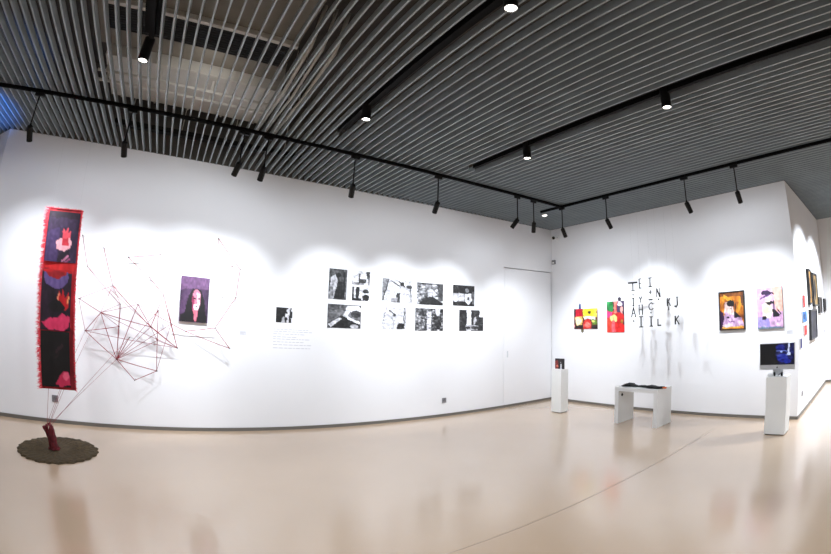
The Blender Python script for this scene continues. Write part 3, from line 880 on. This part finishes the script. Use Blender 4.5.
# ------------------------------------------------------------------ brown disc, red stump, thread web
b = MB()
N = 160
prof = []
rng = random.Random(5)
wob = [1 + .022 * math.sin(23 * 2 * PI * i / N + .6 * math.sin(i * .31)) + rng.uniform(-.012, .012) for i in range(N)]
rings = [(0.0, .020), (.12, .021), (.24, .019), (.34, .022), (.40, .020), (.445, .016), (.46, .006), (.455, 0.0)]
vs, fs = [], []
for k, (r, z) in enumerate(rings):
    for i in range(N):
        a = 2 * PI * i / N
        q = wob[i] if k >= 4 else 1
        vs.append((r * q * math.cos(a), r * q * math.sin(a), z + (.004 * math.sin(31 * a + k * 2) * (k > 1 and k < 6))))
for k in range(len(rings) - 1):
    for i in range(N):
        a, c = k * N + i, k * N + (i + 1) % N
        fs.append((a, c, c + N, a + N))
b.add(vs, fs)
tag(b.build('round_mat', M_mat, loc=(-8.36, -1.135, .0005)), 'round dark brown fibrous mat with a ragged edge on the floor below the banner', 'mat')

t = thing('red_stump', 'dark red twisted stump of cloth standing on the round brown mat', 'sculpture', (-8.375, -1.20, .0300))
b = MB()
for k in range(6):
    pts, rr = [], []
    for i in range(12):
        s = i / 11
        a = k * PI / 3 + s * 2.6
        rad = .026 + .012 * abs(s - .45)
        pts.append((-.005 - .055 * s ** 1.4 + rad * math.cos(a) * (1 + .5 * s), rad * math.sin(a), .262 * s * (1 - .10 * (k % 3 == 1) - .16 * (k == 0))))
        rr.append(.023 - .006 * s + .003 * math.sin(i * 1.9 + k))
    b.tube(pts, rr, 8)
b.build('stem', M_stump, t, smooth=True)
b = MB()
for k in range(16):
    a = k * 2 * PI / 16
    l = .06 + .03 * ((k * 7) % 5) / 5
    b.tube([(.02 * math.cos(a), .02 * math.sin(a), .02), (l * .7 * math.cos(a), l * .7 * math.sin(a), .008), (l * math.cos(a + .2), l * math.sin(a + .2), .004)], [.014, .009, .003], 6)
b.build('foot', M_stump, t, smooth=True)

ND = {'a': (-8.24, 1.99), 'b': (-8.35, 2.36), 'c': (-8.03, 2.24), 'd': (-7.87, 1.8), 'e': (-7.69, 2.17), 'f': (-7.26, 2.25), 'g': (-7.38, 1.95), 'h': (-6.5, 2.56), 'i': (-6.17, 2.18), 'j': (-6.19, 1.81), 'k': (-6.46, 1.39), 'l': (-6.26, 1.14), 'm': (-6.86, 1.32), 'n': (-6.96, 1.1), 'o': (-7.32, 1.34), 'p': (-7.51, 1.6), 'q': (-8.0, 1.45), 'r': (-8.19, 1.21), 's': (-7.77, 0.89), 't': (-7.23, 0.79), 'v': (-7.52, 0.66), 'w': (-7.23, 1.17), 'x': (-7.05, 1.4), 'y': (-8.3, 1.59), 'z': (-6.49, 2.3), 'A': (-6.38, 1.79), 'B': (-7.17, 1.75), 'C': (-7.75, 1.58), 'D': (-6.27, 2.21), 'E': (-7.23, 1.55), 'G': (-7.75, 1.3), 'J': (-7.6, 1.18)}
WEB = thing('thread_web', 'web of dark red threads pinned on the long wall between banner and portrait', 'string art', (0, 0, 0))
Y_ = {k: -.05 - .05 * ((i * 7) % 3) for i, k in enumerate(ND)}
P3 = {k: Vector((x, Y_[k], z)) for k, (x, z) in ND.items()}
strong = 'st sq no nx dc do'.split()
mid = 'sr sv vt tw nB qr op qy kj ml xm lk km ji ih ef eg gB ab qo wE rG sp sJ'.split()
thin = 'yd yr aC ry qp qd Cd CG sC sE so sx qC rG2 oE oB px dp an qn rn ow wn Bx zh zD Aj Dg fx tE tx sw Gs Gq'.split()
def strand(e, r):
    a, c = P3[e[0]], P3[e[1]]
    b = MB()
    mid_ = (a + c) / 2 + Vector((0, 0, -.004 * (c - a).length))
    b.tube([a, mid_, c], r, 5)
    b.build('thread', M_thread, WEB)
for e in strong:
    strand(e, .0052)
for e in mid:
    strand(e, .0045)
for e in thin:
    if e[0] in P3 and e[1] in P3:
        strand(e, .0030)
hand = Vector((-8.43, -1.20, .285))
for e, dx in (('s', 0), ('r', -.02), ('q', .01), ('J', .025)):
    b = MB()
    b.tube([hand + Vector((dx, 0, -.02)), P3[e]], .0019, 5)
    b.build('thread', M_thread, WEB)
for dx in (-.06, .02):
    b = MB()
    b.tube([hand + Vector((dx * .2, 0, -.02)), Vector((-8.36 + dx * 2, -.905, .62))], .0022, 5)
    b.build('thread', M_thread, WEB)
nail = MB()
nail.tube([(0, .0, 0), (0, -.165, 0)], .0025, 6)
nail.lathe([(0, -.172), (.009, -.170), (.009, -.164), (0, -.162)], 10, axis=1)
for k, p in P3.items():
    b = MB()
    yy = p.y
    b.tube([(p.x, 0, p.z), (p.x, yy - .004, p.z)], .0025, 6)
    rr = .011 if k in 'sntoe' else .008
    b.lathe([(0, yy - .012), (rr, yy - .009), (rr, yy + .003), (0, yy + .006)], 10, axis=1, at=(p.x, 0, p.z))
    b.build('nail', M_nail, WEB)

# ------------------------------------------------------------------ bench with black cloth
t = thing('white_bench', 'white slab sided bench standing before the end wall', 'bench', (-1.14, -2.69, 0))
b = MB()
b.box((0, -.38, .522), (.47, .38, .580))
b.build('top', M_white, t, bevel=.003)
for sy in (1, -1):
    b = MB()
    b.box((0.0, sy * .38, 0), (.47, sy * .31, .522))
    b.build('leg', M_white, t, bevel=.003)
b = MB()
b.tube([(.10, .31, .45), (.10, .302, .45)], .022, 12)
b.build('hole_cap', M_dark, t)
t = thing('black_scarf', 'crumpled black cloth strip with an orange end lying on the white bench', 'cloth', (-.98, -2.72, .580))
vs, fs = [], []
NS, NC = 40, 8
for i in range(NS + 1):
    s = i / NS
    y = .34 - .70 * s
    wd = .06 + .025 * math.sin(s * 9) + .03 * (s < .2) + .025 * (.6 < s < .8)
    ht = .7 * (.012 + .012 * abs(math.sin(s * 8 + .5)) + .014 * math.exp(-((s - .12) / .08) ** 2) + .022 * math.exp(-((s - .72) / .07) ** 2))
    x0 = .03 * math.sin(s * 6)
    for j in range(NC):
        a = 2 * PI * j / NC
        vs.append((x0 + wd * math.cos(a), y + .01 * math.sin(3 * a + s * 20), max(.0008, ht * (1 + math.sin(a)) * (1 + .15 * math.sin(s * 31 + a * 2)))))
for i in range(NS):
    for j in range(NC):
        a, c = i * NC + j, i * NC + (j + 1) % NC
        fs.append((a, c, c + NC, a + NC))
fs += [tuple(reversed(range(NC))), tuple(range(NS * NC, NS * NC + NC))]
b = MB()
b.add(vs, fs)
b.build('cloth', M_cloth, t, smooth=True)
b = MB()
b.tube([(-.01, -.34, .012), (-.02, -.38, .014), (-.02, -.42, .012)], [.010, .011, .009], 10)
b.tube([(.03, -.33, .012), (.03, -.37, .013), (.025, -.40, .012)], [.011, .012, .010], 10)
b.build('orange_end', M_orange, t, smooth=True)

# ------------------------------------------------------------------ plinths, block photo, computer
def plinth(x0, x1, y0, y1, h, label):
    t = thing('plinth', label, 'plinth', ((x0 + x1) / 2, (y0 + y1) / 2, 0), 'white display plinths')
    a, c = abs(x1 - x0) / 2, abs(y1 - y0) / 2
    b = MB()
    b.box((-a, -c, .012), (a, c, h))
    b.build('body', M_ped, t, bevel=.003)
    b = MB()
    b.box((-a + .012, -c + .012, 0), (a - .012, c - .012, .012))
    b.build('foot', M_base, t)
    return t
plinth(-.98, -.69, -4.95, -4.66, .775, 'white plinth carrying the desktop computer near the outer wall edge')
plinth(-1.05, -.85, -1.125, -.905, .785, 'white plinth in the far corner carrying the small photo block')
t = thing('photo_block', 'small dark red and black photo block standing on the corner plinth', 'photo block', (-.96, -1.02, .785))
cb = paint(24, 24, [('fill', (22, 12, 14)), ('n', 8, 5), ('p', [(0, .3), (.35, .1), (.45, .7), (.4, 1), (0, 1)], (120, 30, 28)), ('e', .3, .72, .12, .14, (214, 120, 100)), ('r', .5, .0, .56, 1, (30, 30, 34)), ('p', [(.7, .55), (.8, .5), (.86, 1), (.66, 1)], (220, 220, 228)), ('e', .7, .35, .06, .07, (150, 150, 160)), ('n', 18, 10)], 81, 1.1)
o = print_grid('print', .185, .185, .008, cb, t, [M_print, M_frame])
o.rotation_euler = (0, 0, -PI / 2)
o.location = (-.02, 0, .0935)
b = MB()
b.box((-.0195, -.09, .0), (.02, .09, .185))
b.build('body', M_frame, t, bevel=.002)

t = thing('desktop_computer', 'silver all in one desktop computer with a blue lit screen on its plinth', 'computer', (-.80, -4.775, .775))
t.rotation_euler = (0, 0, 0)
b = MB()
b.box((-.012, -.255, .075), (.012, .255, .435))
b.build('shell', M_alu, t, bevel=.006)
sp = paint(60, 40, [('fill', (4, 4, 6)), ('p', [(.55, 0), (1, 0), (1, 1), (.55, 1), (.45, .5)], (6, 10, 60)), ('e', .6, .2, .14, .14, (16, 24, 118)), ('e', .66, .68, .17, .2, (16, 30, 132)), ('e', .9, .55, .1, .3, (10, 16, 80)), ('e', .8, .85, .1, .1, (30, 54, 165)), ('n', 26, 9, .45, 0, 1, 1), ('n', 16, 18, .5, 0, 1, 1), ('l', .47, .34, .84, .36, .012, (120, 140, 230)), ('e', .63, .38, .03, .05, (150, 170, 240)),
    ('l', .845, .0, .84, .45, .022, (200, 210, 240)), ('e', .845, .5, .055, .075, (205, 215, 250)), ('l', .78, .55, .84, .5, .015, (150, 170, 240)), ('n', 5, 20, .45, 0, 1, 1)], 82, 1.0, .006)
o = print_grid('screen', .49, .28, .003, sp, t, [M_screen, M_black])
o.rotation_euler = (0, 0, -PI / 2)
o.location = (-.0121, 0, .285)
b = MB()
b.box((-.0140, -.2465, .1430), (-.0120, .2465, .1445))
b.build('bezel', M_black, t)
b = MB()   # small fruit mark on the chin
ap = [(.0095 * math.cos(a) * (1 + .10 * math.cos(2 * a)), .0095 * math.sin(a) * (1 - .14 * math.cos(2 * a))) for a in [i * PI / 10 for i in range(20)]]
b.add([(-.0125, y, .108 + z) for y, z in ap], [tuple(range(20))])
b.add([(-.0125, -.001, .119), (-.0125, -.005, .122), (-.0125, -.004, .127), (-.0125, .0, .123)], [(0, 1, 2, 3)])
b.build('logo', M_black, t)
b = MB()
b.box((.0, -.09, 0), (.11, .09, .006))
b.box((.05, -.075, .006), (.062, .075, .10))
b.add([(.05, -.075, .10), (.05, .075, .10), (.012, .075, .25), (.012, -.075, .25), (.062, -.075, .10), (.062, .075, .10), (.018, .075, .27), (.018, -.075, .27)],
      [(0, 1, 2, 3), (7, 6, 5, 4), (0, 3, 7, 4), (1, 5, 6, 2), (3, 2, 6, 7), (0, 4, 5, 1)])
b.build('stand', M_alu, t)
t = thing('headphones', 'small grey and black headphones lying in front of the computer stand', 'headphones', (-.90, -4.81, .775))
b = MB()
b.tube([(.02 * math.cos(a) + .0, .055 * math.cos(a + PI / 2), .012 + .045 * math.sin(a)) for a in [i * PI / 12 for i in range(13)]], .006, 8)
b.build('headband', M_outlet, t, smooth=True)
for sy in (-1, 1):
    b = MB()
    b.lathe([(0, -.012), (.024, -.012), (.028, -.004), (.026, .010), (.014, .014), (0, .012)], 16, axis=1, at=(0, sy * .052, .0285))
    b.build('ear_cup', M_black, t, smooth=True)
b = MB()
b.lathe([(0, 0), (.045, 0), (.048, .03), (.044, .035), (0, .035)], 20)
tag(b.build('white_case', M_plastic, loc=(-.90, -4.71, .775)), 'small white round case beside the headphones on the plinth', 'case')

# ------------------------------------------------------------------ wall fittings
def outlet(name, wall, s, z, m, label, cat='wall socket'):
    t = thing(name, label, cat, (0, 0, 0), 'wall sockets')
    on_wall(t, wall, s, s, z, z, 0)
    b = MB()
    b.box((-.043, -.009, -.043), (.043, 0, .043))
    b.build('plate', m, t, bevel=.003)
    b = MB()
    b.box((-.016, -.011, -.016), (-.010, -.009, .012))
    b.box((.010, -.011, -.016), (.016, -.009, .012))
    b.box((-.004, -.011, .014), (.004, -.009, .024))
    b.build('slots', M_dark, t)
outlet('wall_socket', 'W1', -8.64, .31, M_outlet, 'grey wall socket just below the red banner')
outlet('wall_socket', 'W1', -2.74, .28, M_outlet, 'grey wall socket low on the long wall below the last photographs')
outlet('wall_socket', 'W3', .36, .33, M_outlet, 'grey wall socket low on the corridor wall')
outlet('wall_switch', 'W3', 3.41, 1.14, M_outlet, 'small grey switch plate far along the corridor wall', 'wall switch')
t = thing('security_camera', 'white dome security camera high on the end wall by the corner', 'security camera', (0, -.19, 3.40))
b = MB()
b.lathe([(0, 0), (.055, 0), (.055, -.018), (.0, -.018)], 20, axis=0)
b.build('base', M_plastic, t)
b = MB()
b.tube([(-.018, 0, 0), (-.07, .02, .0), (-.11, .05, -.01)], [.02, .02, .018], 10)
b.build('bracket', M_plastic, t, smooth=True)
b = MB()
b.tube([(-.07, .03, .005), (-.18, -.03, -.03)], [.042, .042], 14)
b.build('housing', M_plastic, t, smooth=False)
b = MB()
b.tube([(-.178, -.029, -.029), (-.195, -.038, -.035)], [.034, .032], 14)
b.build('lens', M_glass, t)
t = thing('wall_sensor', 'small grey wall sensor in the corner above the hidden door', 'sensor', (-.002, -.07, 2.89))
b = MB()
b.box((-.035, -.045, -.045), (0, .045, .045))
b.build('body', M_outlet, t, bevel=.008)
b = MB()
b.box((-.039, -.025, -.03), (-.035, .025, 0))
b.build('window_lens', M_plastic, t)
